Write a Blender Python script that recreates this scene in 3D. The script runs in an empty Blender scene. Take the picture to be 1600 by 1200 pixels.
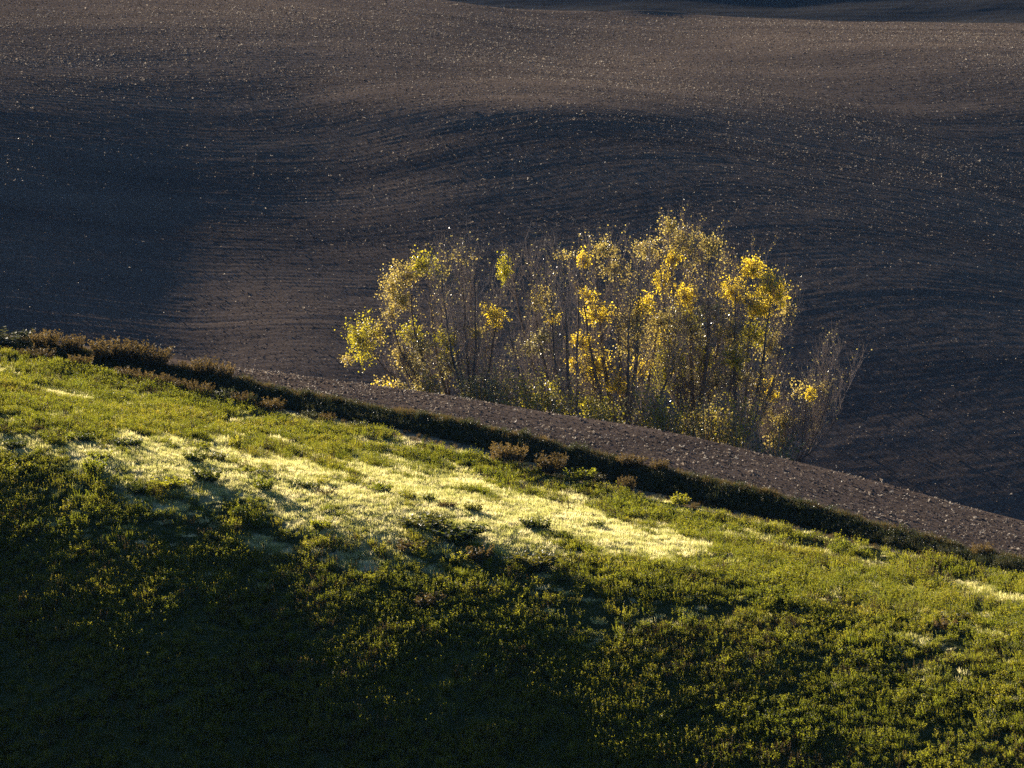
import bpy, math, random
import numpy as np

# ------------------------------------------------------------------ camera
scene = bpy.context.scene
random.seed(7)
rng = np.random.default_rng(11)
PITCH = math.radians(9.0)
HFOV = math.radians(14.0)
FPX = 800.0 / math.tan(HFOV / 2)          # focal length in photo pixels (1600 wide)
cam_data = bpy.data.cameras.new('camera')
cam = bpy.data.objects.new('camera', cam_data)
scene.collection.objects.link(cam)
scene.camera = cam
cam.location = (0, 0, 0)
cam.rotation_euler = (math.radians(90) - PITCH, 0, 0)
cam_data.sensor_width = 36.0
cam_data.lens = 18.0 / math.tan(HFOV / 2)
cam_data.clip_start = 0.5
cam_data.clip_end = 8000

# ------------------------------------------------------------------ light
SUN_EL = math.radians(9.5)
SUN_AZ = math.radians(-24.0)              # left of straight ahead: the sun stands behind the scene
SUN_STRENGTH, SKY_STRENGTH, EXPOSURE = 5.0, 0.05, 2.2
world = bpy.data.worlds.new('World')
scene.world = world
world.use_nodes = True
wn = world.node_tree
sky = wn.nodes.new('ShaderNodeTexSky')
sky.sky_type = 'NISHITA'
sky.sun_disc = False
sky.sun_elevation = SUN_EL
sky.sun_rotation = SUN_AZ
sky.altitude = 300
sky.dust_density = 0.4
sky.ozone_density = 3.0
sky.air_density = 0.65
wn.links.new(sky.outputs[0], wn.nodes['Background'].inputs[0])
wn.nodes['Background'].inputs[1].default_value = SKY_STRENGTH
sl = bpy.data.lights.new('sun', 'SUN')
sl.energy = SUN_STRENGTH
sl.angle = math.radians(0.55)
sl.color = (1.0, 0.88, 0.71)
sun = bpy.data.objects.new('sun', sl)
scene.collection.objects.link(sun)
sun.rotation_euler = (math.radians(90) - SUN_EL, 0, -SUN_AZ + math.radians(180))
sun.location = (-60, 150, 60)
scene.view_settings.view_transform = 'Standard'
scene.view_settings.look = 'None'
scene.view_settings.exposure = EXPOSURE
scene.view_settings.gamma = 1.0
scene.view_settings.use_curve_mapping = False
scene.cycles.max_bounces = 4
scene.cycles.diffuse_bounces = 1
scene.cycles.transmission_bounces = 4
scene.cycles.transparent_max_bounces = 4
scene.cycles.volume_bounces = 0
scene.cycles.use_denoising = False
scene.cycles.sample_clamp_indirect = 1.0

# ------------------------------------------------------------------ small helpers
COL = scene.collection
CP, SP = math.cos(PITCH), math.sin(PITCH)

def tag(o, label=None, cat=None, group=None, kind=None):
    if label: o['label'] = label
    if cat: o['category'] = cat
    if group: o['group'] = group
    if kind: o['kind'] = kind
    return o

def ray_z(py, D):
    b = (600.0 - py) / FPX
    return D * (-SP + b * CP) / (CP + b * SP)

def place(u, D, z):
    """bearing (photo column), distance and height -> metres"""
    u, D, z = np.broadcast_arrays(np.asarray(u, float), np.asarray(D, float), np.asarray(z, float))
    return np.stack([(u - 800.0) / FPX * (D * CP - z * SP), D, z], -1)

def row_of(D, z):
    return 600.0 - FPX * (D * SP + z * CP) / (D * CP - z * SP)

def at(px, py, D):
    return place(px, D, ray_z(py, D))

def hashgrid(ix, iy, seed):
    h = (ix.astype(np.int64) * 374761393 + iy.astype(np.int64) * 668265263 + seed * 974634777) & 0xffffffff
    h = ((h ^ (h >> 13)) * 1274126177) & 0xffffffff
    return ((h ^ (h >> 16)) & 0xffff) / 65535.0

def vnoise(x, y, seed=0):
    x = np.asarray(x, float); y = np.asarray(y, float)
    ix, iy = np.floor(x), np.floor(y)
    fx, fy = x - ix, y - iy
    fx = fx * fx * (3 - 2 * fx); fy = fy * fy * (3 - 2 * fy)
    a = hashgrid(ix, iy, seed); b = hashgrid(ix + 1, iy, seed)
    c = hashgrid(ix, iy + 1, seed); d = hashgrid(ix + 1, iy + 1, seed)
    return (a * (1 - fx) + b * fx) * (1 - fy) + (c * (1 - fx) + d * fx) * fy

def fbm(x, y, seed=0, octv=3):
    s, a, t = 0, 1.0, 0
    for k in range(octv):
        s = s + a * vnoise(x * 2 ** k, y * 2 ** k, seed + k); t += a; a *= 0.5
    return s / t

def sstep(a, b, x):
    t = np.clip((x - a) / (b - a), 0, 1)
    return t * t * (3 - 2 * t)

def mesh_from(name, verts, faces, mat=None, smooth=False, tint=None):
    """verts (n,3); faces (m,k) array with k = 3 or 4"""
    me = bpy.data.meshes.new(name)
    verts = np.ascontiguousarray(verts, np.float32); faces = np.ascontiguousarray(faces, np.int32)
    n, k = faces.shape
    me.vertices.add(len(verts)); me.vertices.foreach_set('co', verts.ravel())
    me.loops.add(n * k); me.loops.foreach_set('vertex_index', faces.ravel())
    me.polygons.add(n)
    me.polygons.foreach_set('loop_start', np.arange(0, n * k, k, dtype=np.int32))
    if smooth:
        me.polygons.foreach_set('use_smooth', np.ones(n, bool))
    if tint is not None:
        a = me.attributes.new('tint', 'FLOAT', 'POINT')
        a.data.foreach_set('value', np.ascontiguousarray(tint, np.float32))
    me.update(calc_edges=True)
    for m in (mat if isinstance(mat, (list, tuple)) else [mat]):
        if m: me.materials.append(m)
    return me

def add(name, me, parent=None):
    o = bpy.data.objects.new(name, me)
    COL.objects.link(o)
    if parent: o.parent = parent
    return o

def grid_faces(nr, nc):
    i = np.arange(nr - 1)[:, None] * nc + np.arange(nc - 1)[None, :]
    return np.stack([i, i + 1, i + nc + 1, i + nc], -1).reshape(-1, 4)

# ------------------------------------------------------------------ materials
def nodes(name):
    m = bpy.data.materials.new(name); m.use_nodes = True
    nt = m.node_tree; nt.nodes.clear()
    out = nt.nodes.new('ShaderNodeOutputMaterial')
    return m, nt, out

def N(nt, t, **kw):
    n = nt.nodes.new(t)
    for k, v in kw.items(): setattr(n, k, v)
    return n

def ramp(nt, fac, stops):
    r = N(nt, 'ShaderNodeValToRGB')
    e = r.color_ramp.elements
    while len(e) < len(stops): e.new(0.5)
    for el, (p, c) in zip(e, stops): el.position = p; el.color = (*c, 1)
    nt.links.new(fac, r.inputs[0])
    return r.outputs[0]

def noise(nt, vec, scale, detail=4, rough=0.55):
    n = N(nt, 'ShaderNodeTexNoise')
    n.inputs['Scale'].default_value = scale; n.inputs['Detail'].default_value = detail
    n.inputs['Roughness'].default_value = rough
    if vec is not None: nt.links.new(vec, n.inputs['Vector'])
    return n.outputs['Fac']

def math_n(nt, op, a, b):
    n = N(nt, 'ShaderNodeMath', operation=op)
    for k, v in enumerate((a, b)):
        if isinstance(v, (int, float)): n.inputs[k].default_value = v
        else: nt.links.new(v, n.inputs[k])
    return n.outputs[0]

def mixc(nt, fac, a, b, mode='MIX'):
    n = N(nt, 'ShaderNodeMix', data_type='RGBA', blend_type=mode)
    if isinstance(fac, (int, float)): n.inputs[0].default_value = fac
    else: nt.links.new(fac, n.inputs[0])
    for k, v in ((6, a), (7, b)):
        if isinstance(v, tuple): n.inputs[k].default_value = (*v, 1)
        else: nt.links.new(v, n.inputs[k])
    return n.outputs[2]

def leaf_mat(name, stops, transl=0.5, rough=0.5, spec=0.25, scale=0.25, wr=0.45, wn_=0.35, wt=0.2, tcol=(1.0, 1.0, 1.0)):
    """leaf colour from the plant's own hue, slow drift over the ground and leaf to leaf changes"""
    m, nt, out = nodes(name)
    geo = N(nt, 'ShaderNodeNewGeometry'); oi = N(nt, 'ShaderNodeObjectInfo')
    at_ = N(nt, 'ShaderNodeAttribute'); at_.attribute_name = 'tint'
    nz = noise(nt, geo.outputs['Position'], scale, 3)
    f = math_n(nt, 'MULTIPLY', oi.outputs['Random'], wr)
    f = math_n(nt, 'ADD', f, math_n(nt, 'MULTIPLY', nz, wn_))
    f = math_n(nt, 'ADD', f, math_n(nt, 'MULTIPLY', at_.outputs['Fac'], wt))
    c = ramp(nt, f, stops)
    p = N(nt, 'ShaderNodeBsdfPrincipled')
    nt.links.new(c, p.inputs['Base Color'])
    p.inputs['Roughness'].default_value = rough
    p.inputs['Specular IOR Level'].default_value = spec
    t = N(nt, 'ShaderNodeBsdfTranslucent')
    nt.links.new(mixc(nt, 1.0, c, tcol, 'MULTIPLY'), t.inputs['Color'])
    mx = N(nt, 'ShaderNodeMixShader'); mx.inputs[0].default_value = transl
    nt.links.new(p.outputs[0], mx.inputs[1]); nt.links.new(t.outputs[0], mx.inputs[2])
    nt.links.new(mx.outputs[0], out.inputs[0])
    return m

def plain_mat(name, stops, scale, rough=0.9, bump=0.0, bscale=8.0, spec=0.0):
    m, nt, out = nodes(name)
    geo = N(nt, 'ShaderNodeNewGeometry')
    c = ramp(nt, noise(nt, geo.outputs['Position'], scale, 6, 0.62), stops)
    p = N(nt, 'ShaderNodeBsdfPrincipled')
    nt.links.new(c, p.inputs['Base Color'])
    p.inputs['Roughness'].default_value = rough
    p.inputs['Specular IOR Level'].default_value = spec
    if bump:
        b = N(nt, 'ShaderNodeBump'); b.inputs['Strength'].default_value = 1.0
        b.inputs['Distance'].default_value = bump
        nt.links.new(noise(nt, geo.outputs['Position'], bscale, 5, 0.65), b.inputs['Height'])
        nt.links.new(b.outputs[0], p.inputs['Normal'])
    nt.links.new(p.outputs[0], out.inputs[0])
    return m

def soil_mat(name, dark, mid, pale, bump=0.012):
    """ploughed clay: drifting patches of colour plus crumbs and clods"""
    m, nt, out = nodes(name)
    geo = N(nt, 'ShaderNodeNewGeometry'); pos = geo.outputs['Position']
    mp = N(nt, 'ShaderNodeMapping'); mp.inputs['Scale'].default_value = (0.25, 1.0, 1.0)
    nt.links.new(pos, mp.inputs['Vector'])
    c1 = ramp(nt, noise(nt, mp.outputs[0], 0.12, 5, 0.6), [(0.3, dark), (0.7, mid)])
    c2 = ramp(nt, noise(nt, pos, 5.0, 4, 0.7), [(0.35, (0.55,) * 3), (0.62, (1.1,) * 3), (0.8, (1.6,) * 3)])
    c = mixc(nt, 1.0, c1, c2, 'MULTIPLY')
    straw = ramp(nt, noise(nt, mp.outputs[0], 9.0, 2, 0.6), [(0.66, (0, 0, 0)), (0.74, (1, 1, 1))])
    c = mixc(nt, straw, c, pale)
    p = N(nt, 'ShaderNodeBsdfPrincipled')
    nt.links.new(c, p.inputs['Base Color'])
    p.inputs['Roughness'].default_value = 0.95
    p.inputs['Specular IOR Level'].default_value = 0.0
    b = N(nt, 'ShaderNodeBump'); b.inputs['Strength'].default_value = 1.0
    b.inputs['Distance'].default_value = bump
    nt.links.new(noise(nt, pos, 3.5, 5, 0.7), b.inputs['Height'])
    nt.links.new(b.outputs[0], p.inputs['Normal'])
    nt.links.new(p.outputs[0], out.inputs[0])
    return m

def meadow_ground_mat(name):
    m, nt, out = nodes(name)
    geo = N(nt, 'ShaderNodeNewGeometry'); pos = geo.outputs['Position']
    a = N(nt, 'ShaderNodeAttribute'); a.attribute_name = 'tint'      # 1 where dry mown grass, 0 under the weeds
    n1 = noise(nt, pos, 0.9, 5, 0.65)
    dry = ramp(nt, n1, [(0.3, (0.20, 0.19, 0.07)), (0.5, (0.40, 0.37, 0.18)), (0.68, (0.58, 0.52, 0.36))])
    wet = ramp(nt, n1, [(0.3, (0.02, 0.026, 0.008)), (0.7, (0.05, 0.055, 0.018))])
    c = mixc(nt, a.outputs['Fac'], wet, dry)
    p = N(nt, 'ShaderNodeBsdfPrincipled')
    nt.links.new(c, p.inputs['Base Color'])
    p.inputs['Roughness'].default_value = 0.95
    p.inputs['Specular IOR Level'].default_value = 0.0
    b = N(nt, 'ShaderNodeBump'); b.inputs['Distance'].default_value = 0.05
    nt.links.new(noise(nt, pos, 7.0, 5, 0.7), b.inputs['Height'])
    nt.links.new(b.outputs[0], p.inputs['Normal'])
    nt.links.new(p.outputs[0], out.inputs[0])
    return m

M = {
    'field': soil_mat('field_soil', (0.080, 0.062, 0.052), (0.142, 0.106, 0.082), (0.28, 0.22, 0.16)),
    'strip': soil_mat('strip_soil', (0.062, 0.046, 0.037), (0.112, 0.082, 0.064), (0.3, 0.22, 0.15), 0.01),
    'far': soil_mat('far_soil', (0.035, 0.034, 0.035), (0.06, 0.055, 0.052), (0.16, 0.14, 0.12)),  # greyer and darker than the field: haze and shade put into the soil colour
    'meadow': meadow_ground_mat('meadow_ground'),
    'track': plain_mat('track_dust', [(0.3, (0.10, 0.08, 0.045)), (0.7, (0.27, 0.21, 0.13))], 1.6, bump=0.03),
    'bank': plain_mat('bank_earth', [(0.3, (0.018, 0.02, 0.008)), (0.7, (0.045, 0.042, 0.02))], 1.2, bump=0.08),
    'valley': plain_mat('valley_ground', [(0.3, (0.03, 0.035, 0.015)), (0.7, (0.07, 0.065, 0.03))], 0.2, bump=0.1),
    'straw': leaf_mat('straw', [(0.2, (0.18, 0.135, 0.095)), (0.6, (0.32, 0.25, 0.18)), (0.95, (0.55, 0.47, 0.36))], 0.2, 0.7, 0.1, wr=0.8, wn_=0.1, wt=0.1),
    'clod': plain_mat('clod_soil', [(0.3, (0.05, 0.04, 0.034)), (0.7, (0.095, 0.07, 0.055))], 0.9, bump=0.02, bscale=20),
    'clod_red': plain_mat('strip_clod_soil', [(0.3, (0.055, 0.04, 0.032)), (0.7, (0.105, 0.076, 0.06))], 0.9, bump=0.02, bscale=20),
    'weed': leaf_mat('weed_leaf', [(0.15, (0.034, 0.045, 0.010)), (0.45, (0.064, 0.070, 0.014)), (0.7, (0.10, 0.096, 0.022)), (0.95, (0.13, 0.092, 0.034))], 0.6, 0.6, 0.12, scale=0.16, wr=0.38, wn_=0.55, wt=0.15, tcol=(2.5, 2.45, 0.75)),
    'grass': leaf_mat('dry_grass', [(0.2, (0.17, 0.195, 0.045)), (0.5, (0.42, 0.41, 0.15)), (0.85, (0.68, 0.62, 0.40))], 0.55, 0.7, 0.05, scale=0.5, wr=0.5, wn_=0.35, tcol=(1.2, 1.12, 0.9)),
    'bush': leaf_mat('bush_leaf', [(0.15, (0.03, 0.045, 0.012)), (0.6, (0.055, 0.068, 0.016)), (0.95, (0.10, 0.085, 0.025))], 0.42, 0.6, 0.1, tcol=(1.6, 1.4, 0.5)),
    'heather': leaf_mat('russet_leaf', [(0.15, (0.035, 0.027, 0.013)), (0.55, (0.078, 0.057, 0.025)), (0.95, (0.15, 0.108, 0.046))], 0.5, 0.7, 0.1, wr=0.3, wn_=0.3, wt=0.4, tcol=(1.15, 1.05, 0.7)),
    'bank_leaf': leaf_mat('bank_leaf', [(0.15, (0.03, 0.04, 0.012)), (0.6, (0.06, 0.06, 0.02)), (0.95, (0.12, 0.085, 0.035))], 0.35, 0.6, 0.1),
    'bark': plain_mat('bark', [(0.3, (0.06, 0.048, 0.04)), (0.7, (0.12, 0.098, 0.085))], 3.0, bump=0.02, bscale=10),
    'twig': plain_mat('twig_bark', [(0.3, (0.15, 0.12, 0.10)), (0.7, (0.28, 0.225, 0.19))], 2.0),
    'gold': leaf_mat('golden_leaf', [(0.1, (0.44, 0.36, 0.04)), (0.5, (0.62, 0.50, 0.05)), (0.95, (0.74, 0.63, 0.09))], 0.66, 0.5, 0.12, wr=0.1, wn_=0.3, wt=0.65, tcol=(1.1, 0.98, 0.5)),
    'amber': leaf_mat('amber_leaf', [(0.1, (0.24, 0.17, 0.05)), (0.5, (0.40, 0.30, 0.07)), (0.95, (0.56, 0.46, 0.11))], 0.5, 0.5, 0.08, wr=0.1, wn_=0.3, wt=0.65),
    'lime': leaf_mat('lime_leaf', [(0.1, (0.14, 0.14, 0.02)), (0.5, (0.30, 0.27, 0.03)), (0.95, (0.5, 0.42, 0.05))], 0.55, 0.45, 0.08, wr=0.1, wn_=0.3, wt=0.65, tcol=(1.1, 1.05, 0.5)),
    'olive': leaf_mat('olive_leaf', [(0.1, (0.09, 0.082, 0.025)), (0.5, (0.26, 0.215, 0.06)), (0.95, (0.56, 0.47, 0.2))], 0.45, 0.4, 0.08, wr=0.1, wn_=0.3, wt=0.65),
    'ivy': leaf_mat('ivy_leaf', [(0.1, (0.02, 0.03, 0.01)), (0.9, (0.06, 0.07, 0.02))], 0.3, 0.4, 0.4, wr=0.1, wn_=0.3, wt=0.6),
    'pale_stalk': leaf_mat('pale_stalk', [(0.1, (0.28, 0.27, 0.12)), (0.9, (0.5, 0.45, 0.26))], 0.4, 0.7, 0.1),
}

# ------------------------------------------------------------------ the lie of the land
def line(*p):
    p = np.array(p, float)
    def f(u):
        u = np.asarray(u, float)
        y = np.interp(u, p[:, 0], p[:, 1])
        w = 40.0                            # soften the kinks between surveyed points
        y2 = np.interp(u - w, p[:, 0], p[:, 1]) + np.interp(u + w, p[:, 0], p[:, 1])
        return 0.5 * y + 0.25 * y2
    return f

E_ = line((-2500, 340), (-600, 420), (0, 549), (200, 593), (400, 642), (560, 671), (700, 702), (900, 753), (1000, 776), (1200, 820), (1400, 864), (1600, 908), (2200, 1040), (4200, 1200))
BF_ = line((-2500, 332), (-600, 410), (0, 541), (200, 583), (400, 632), (600, 664), (700, 686), (800, 712), (900, 740), (1000, 764), (1100, 786), (1250, 822), (1400, 856), (1600, 899), (2200, 1030), (4200, 1190))
B_ = line((-2500, 300), (-600, 395), (0, 533), (100, 546), (200, 563), (400, 607), (600, 646), (700, 661), (900, 709), (1100, 756), (1250, 793), (1400, 838), (1600, 886), (2200, 1015), (4200, 1170))
S_ = line((-2500, 290), (-600, 385), (0, 525), (100, 537), (200, 552), (380, 578), (450, 588), (600, 608), (700, 622), (900, 657), (1000, 672), (1100, 693), (1250, 730), (1300, 742), (1400, 768), (1500, 797), (1600, 824), (2200, 970), (4200, 1120))
T_ = line((-2500, 560), (-600, 600), (0, 775), (300, 870), (700, 940), (1000, 1000), (1300, 1050), (1600, 1120), (2200, 1400), (4200, 1500))
DE_ = line((-2500, 250), (-600, 232), (0, 215), (800, 190), (1600, 165), (2200, 148), (4200, 130))
SW_ = line((-2500, 5), (0, 5), (380, 6.5), (1000, 10), (1600, 10), (4200, 10))
D1_ = line((-2500, 300), (0, 280), (800, 257), (1600, 224), (4200, 200))
F_ = line((-2500, -120), (0, -42), (500, -16), (700, 0), (800, 11), (1000, 20), (1200, 29), (1320, 34), (1450, 34), (1600, 36), (2200, 40), (4200, 10))

TU = np.unique(np.concatenate([np.arange(-2500, -200, 100), np.arange(-200, 1801, 10), np.arange(1800, 4201, 100)])).astype(float)
TD = np.arange(80.0, 300.0, 0.2)

def hermite(xk, yk, x):
    """monotone cubic through the knots"""
    h = np.diff(xk); d = np.diff(yk) / h
    m = np.zeros(len(xk)); m[0], m[-1] = d[0], d[-1]
    for i in range(1, len(xk) - 1):
        if d[i - 1] * d[i] > 0:
            w1, w2 = 2 * h[i] + h[i - 1], h[i] + 2 * h[i - 1]
            m[i] = (w1 + w2) / (w1 / d[i - 1] + w2 / d[i])
    i = np.clip(np.searchsorted(xk, x) - 1, 0, len(h) - 1)
    t = (x - xk[i]) / h[i]
    return ((1 + 2 * t) * (1 - t) ** 2 * yk[i] + t * (1 - t) ** 2 * h[i] * m[i]
            + t * t * (3 - 2 * t) * yk[i + 1] + t * t * (t - 1) * h[i] * m[i + 1])

TZ = np.zeros((len(TU), len(TD)))
for k, u in enumerate(TU):
    de = float(DE_(u)); ze = ray_z(float(E_(u)), de)
    # near side of the meadow ridge: gentle at the top, rolling over into a steep shaded flank
    a = ray_z(float(T_(u)), 1.0)
    g = -0.008
    dt = (ze - g * de) / (a - g)            # where the sight line to the shade edge meets the gentle slope
    dt = min(dt, de - 8)
    Dn = np.arange(de, 79.0, -0.2)
    q = (de - Dn) / (de - dt)
    s = 0.03 * (1 - sstep(0, .2, q)) - 0.08 * sstep(0, .2, q) * (1 - sstep(.5, .85, q)) + 0.14 * sstep(.6, 1, q)
    s = s + (float(np.interp(u, [0, 650, 1150, 1600], [.36, .33, .26, .245])) - s) * sstep(dt + 11, dt - 24, Dn)
    s = s * sstep(88, 112, Dn)
    zn = ze - np.concatenate([[0], np.cumsum(0.5 * (s[1:] + s[:-1])) * 0.2])
    dk = [de, de + 2.2, de + 4.5, de + 6.0, de + 6.0 + 0.5 * float(SW_(u)), de + 6.0 + float(SW_(u))]
    zb, zs = ray_z(float(B_(u)), dk[3]), ray_z(float(S_(u)), dk[5])
    zf = ray_z(float(BF_(u)), dk[2])
    zk = [ze, 0.5 * (ze + zf) - 0.12, zf, zb, 0.5 * (zb + zs) + 0.06, zs]
    d1 = float(D1_(u)); z1 = ray_z(float(S_(u)) + 26, d1)
    dk += [dk[5] + 6, d1 - 8, d1, 300.0]
    zk += [zs - 0.9, z1 + 0.5, z1, z1 + 0.5]
    zfar = hermite(np.array(dk), np.array(zk), TD)
    znear = np.interp(TD, Dn[::-1], zn[::-1])
    TZ[k] = np.where(TD < de, znear, zfar)
    on = sstep(de + 6.6, de + 7.4, TD) * sstep(d1 - 6, d1 - 12, TD)
    TZ[k] += on * 0.022 * np.sin((TD - de) * 2 * math.pi / 1.1 + 1.5 * math.sin(u / 90.0))
x_t = place(TU[:, None], TD[None, :], TZ)[..., 0]
hill_bumps = 0.28 * (fbm(x_t / 7.0, TD[None, :] / 9.0, 3) - 0.5) + 0.17 * (fbm(x_t / 1.5, TD[None, :] / 1.9, 9) - 0.5)
TZ += hill_bumps * sstep(DE_(TU)[:, None] + 1, DE_(TU)[:, None] - 5, TD[None, :])

def near_z(u, D):
    u = np.clip(np.asarray(u, float), TU[0], TU[-1] - 1e-6); D = np.asarray(D, float)
    i = np.clip(np.searchsorted(TU, u, side='right') - 1, 0, len(TU) - 2)
    fu = (u - TU[i]) / (TU[i + 1] - TU[i])
    d = np.clip((D - TD[0]) / 0.2, 0, len(TD) - 1.001)
    j = d.astype(int); fd = d - j
    return ((TZ[i, j] * (1 - fd) + TZ[i, j + 1] * fd) * (1 - fu) + (TZ[i + 1, j] * (1 - fd) + TZ[i + 1, j + 1] * fd) * fu)

def sheet(name, lo, hi, rows, mat, zoff=0.0, tint=None, power=1.0):
    t = np.linspace(0, 1, rows)[:, None] ** power
    D = lo(TU)[None, :] + (hi(TU) - lo(TU))[None, :] * t
    U = np.broadcast_to(TU[None, :], D.shape)
    Z = near_z(U, D) + zoff
    P = place(U, D, Z).reshape(-1, 3)
    tn = tint(U, D, Z).ravel() if tint is not None else None
    me = mesh_from(name, P, grid_faces(*D.shape), mat, True, tn)
    return tag(add(name, me), kind='structure')

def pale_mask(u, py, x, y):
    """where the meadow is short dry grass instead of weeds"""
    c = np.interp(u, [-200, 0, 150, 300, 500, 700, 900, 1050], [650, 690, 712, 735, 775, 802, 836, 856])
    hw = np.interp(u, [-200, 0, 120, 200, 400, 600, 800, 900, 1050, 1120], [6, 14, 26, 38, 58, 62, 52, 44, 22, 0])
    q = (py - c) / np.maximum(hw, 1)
    al, ac = 0.41 * x - 0.91 * y, 0.91 * x + 0.41 * y      # raking shadow streaks painted into the mask, along the sun's bearing
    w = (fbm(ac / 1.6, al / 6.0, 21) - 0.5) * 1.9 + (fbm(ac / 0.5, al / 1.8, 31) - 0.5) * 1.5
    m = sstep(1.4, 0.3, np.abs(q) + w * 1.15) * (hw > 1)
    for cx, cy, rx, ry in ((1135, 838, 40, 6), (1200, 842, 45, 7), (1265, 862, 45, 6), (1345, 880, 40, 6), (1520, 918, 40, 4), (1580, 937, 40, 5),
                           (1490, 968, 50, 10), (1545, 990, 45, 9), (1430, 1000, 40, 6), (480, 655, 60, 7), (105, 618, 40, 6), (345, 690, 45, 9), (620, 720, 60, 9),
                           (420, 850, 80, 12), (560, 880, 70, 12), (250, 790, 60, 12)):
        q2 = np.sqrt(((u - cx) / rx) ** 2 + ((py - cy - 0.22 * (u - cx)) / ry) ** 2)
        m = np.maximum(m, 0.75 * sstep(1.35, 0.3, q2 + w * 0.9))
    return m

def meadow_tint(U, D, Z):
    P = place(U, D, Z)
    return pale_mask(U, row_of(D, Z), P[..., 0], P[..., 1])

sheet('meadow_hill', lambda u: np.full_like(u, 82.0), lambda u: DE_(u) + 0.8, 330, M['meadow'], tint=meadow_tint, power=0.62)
sheet('dirt_track', lambda u: DE_(u) + 0.8, lambda u: DE_(u) + 4.4, 14, M['track'])
sheet('grass_bank', lambda u: DE_(u) + 4.4, lambda u: DE_(u) + 6.4, 16, M['bank'])
sheet('ploughed_strip', lambda u: DE_(u) + 6.4, lambda u: D1_(u) - 2, 140, M['strip'])

# the slope on the photographer's side of the valley
gx, gy = np.meshgrid(np.linspace(-160, 160, 40), np.linspace(-160, 84, 60))
vz = np.interp(np.linspace(-160, 160, 40), TU / FPX * 82 - 10, TZ[:, 8])
gz = vz[None, :] * 0 - 57 + 44 * sstep(80, -50, gy) + 2.0 * (fbm(gx / 30, gy / 30, 5) - 0.5)
me = mesh_from('valley_slope', np.stack([gx, gy, gz], -1).reshape(-1, 3), grid_faces(60, 40), M['valley'], True)
tag(add('valley_slope', me), kind='structure')

# ------------------------------------------------------------------ ploughed field on the far side
FU = np.unique(np.concatenate([np.arange(-2500, -150, 120), np.arange(-150, 1751, 6), np.arange(1750, 4201, 120)])).astype(float)
NR = 700
DC = 420.0                                   # distance of the field's crest
ft = np.linspace(0, 1, NR)
FD = (D1_(FU) - 20)[:, None] + (DC - D1_(FU) + 20)[:, None] * ft[None, :]
fz1 = ray_z(S_(FU) + 26, D1_(FU) - 4); fz2 = ray_z(F_(FU), DC)
FZ0 = fz1[:, None] + (fz2 - fz1)[:, None] * ft[None, :]
FUU = np.broadcast_to(FU[:, None], FD.shape)
# how steeply each part of the hillside meets the low sun (sine of the angle, x1000), set on a coarse grid to sculpt its light and shade
GU = np.array([0, 200, 400, 600, 800, 1000, 1200, 1400, 1600], float)
GY = np.array([20, 60, 100, 150, 200, 260, 320, 400, 460, 520, 600, 700, 800], float)
LIE = np.array([
    [115, 130, 130, 115, 85, 95, 125, 155, 150],
    [78, 78, 85, 100, 85, 120, 170, 165, 150],
    [56, 52, 60, 85, 112, 150, 115, 95, 88],
    [36, 30, 36, 105, 140, 112, 92, 78, 60],
    [28, 20, 22, 45, 22, 24, 44, 48, 36],
    [24, 12, 18, 46, 30, 34, 42, 38, 31],
    [8, 3, 15, 52, 37, 36, 38, 34, 29],
    [3, 1, 34, 54, 40, 35, 35, 32, 27],
    [8, 7, 70, 58, 40, 35, 34, 32, 27],
    [14, 36, 84, 58, 40, 35, 32, 30, 26],
    [22, 55, 84, 58, 40, 35, 32, 28, 25],
    [26, 55, 80, 56, 40, 33, 29, 25, 21],
    [26, 55, 80, 56, 40, 33, 27, 22, 19]], float) * np.where((GY < 180)[:, None], 1.12, np.array([.55, .55, 1.15, 1.0, .8, .76, .78, .78, .72])[None, :]) / 1000.0
def lie(u, y):
    i = np.clip(np.searchsorted(GU, u, side='right') - 1, 0, len(GU) - 2); a = np.clip((u - GU[i]) / (GU[i + 1] - GU[i]), 0, 1)
    j = np.clip(np.searchsorted(GY, y, side='right') - 1, 0, len(GY) - 2); b = np.clip((y - GY[j]) / (GY[j + 1] - GY[j]), 0, 1)
    a = a * a * (3 - 2 * a); b = b * b * (3 - 2 * b)
    return (LIE[j, i] * (1 - a) + LIE[j, i + 1] * a) * (1 - b) + (LIE[j + 1, i] * (1 - a) + LIE[j + 1, i + 1] * a) * b
SX, SY, SZ = math.sin(SUN_AZ) * math.cos(SUN_EL), math.cos(SUN_AZ) * math.cos(SUN_EL), math.sin(SUN_EL)
CU = np.arange(-300.0, 1901.0, 50.0); CD = np.linspace(198.0, DC, 60)
nu, nd = len(CU), len(CD)
ID = np.arange(nu * nd).reshape(nu, nd)
hU, hD = 50.0, CD[1] - CD[0]
cu, cd = np.meshgrid(CU, CD, indexing='ij')
xu = (cd * CP + 6.0) / FPX; xd = (cu - 800.0) / FPX * CP
lo_d = D1_(CU) - 4
zl = ray_z(S_(CU) + 26, D1_(CU) - 4); zh = ray_z(F_(CU), DC)
Zc = zl[:, None] + (zh - zl)[:, None] * (cd - lo_d[:, None]) / (DC - lo_d)[:, None]
NV = nu * nd
A0 = np.zeros((NV, NV))
def stack(idx, coef, w):                       # adds w * rows^T rows to the normal matrix
    for p in range(idx.shape[1]):
        for q in range(idx.shape[1]):
            np.add.at(A0, (idx[:, p], idx[:, q]), w * coef[:, p] * coef[:, q])
c = lambda sl1, sl2: ID[sl1, sl2].ravel()
full, mid_ = slice(None), slice(1, -1)
up, dn = slice(2, None), slice(0, -2)
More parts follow.
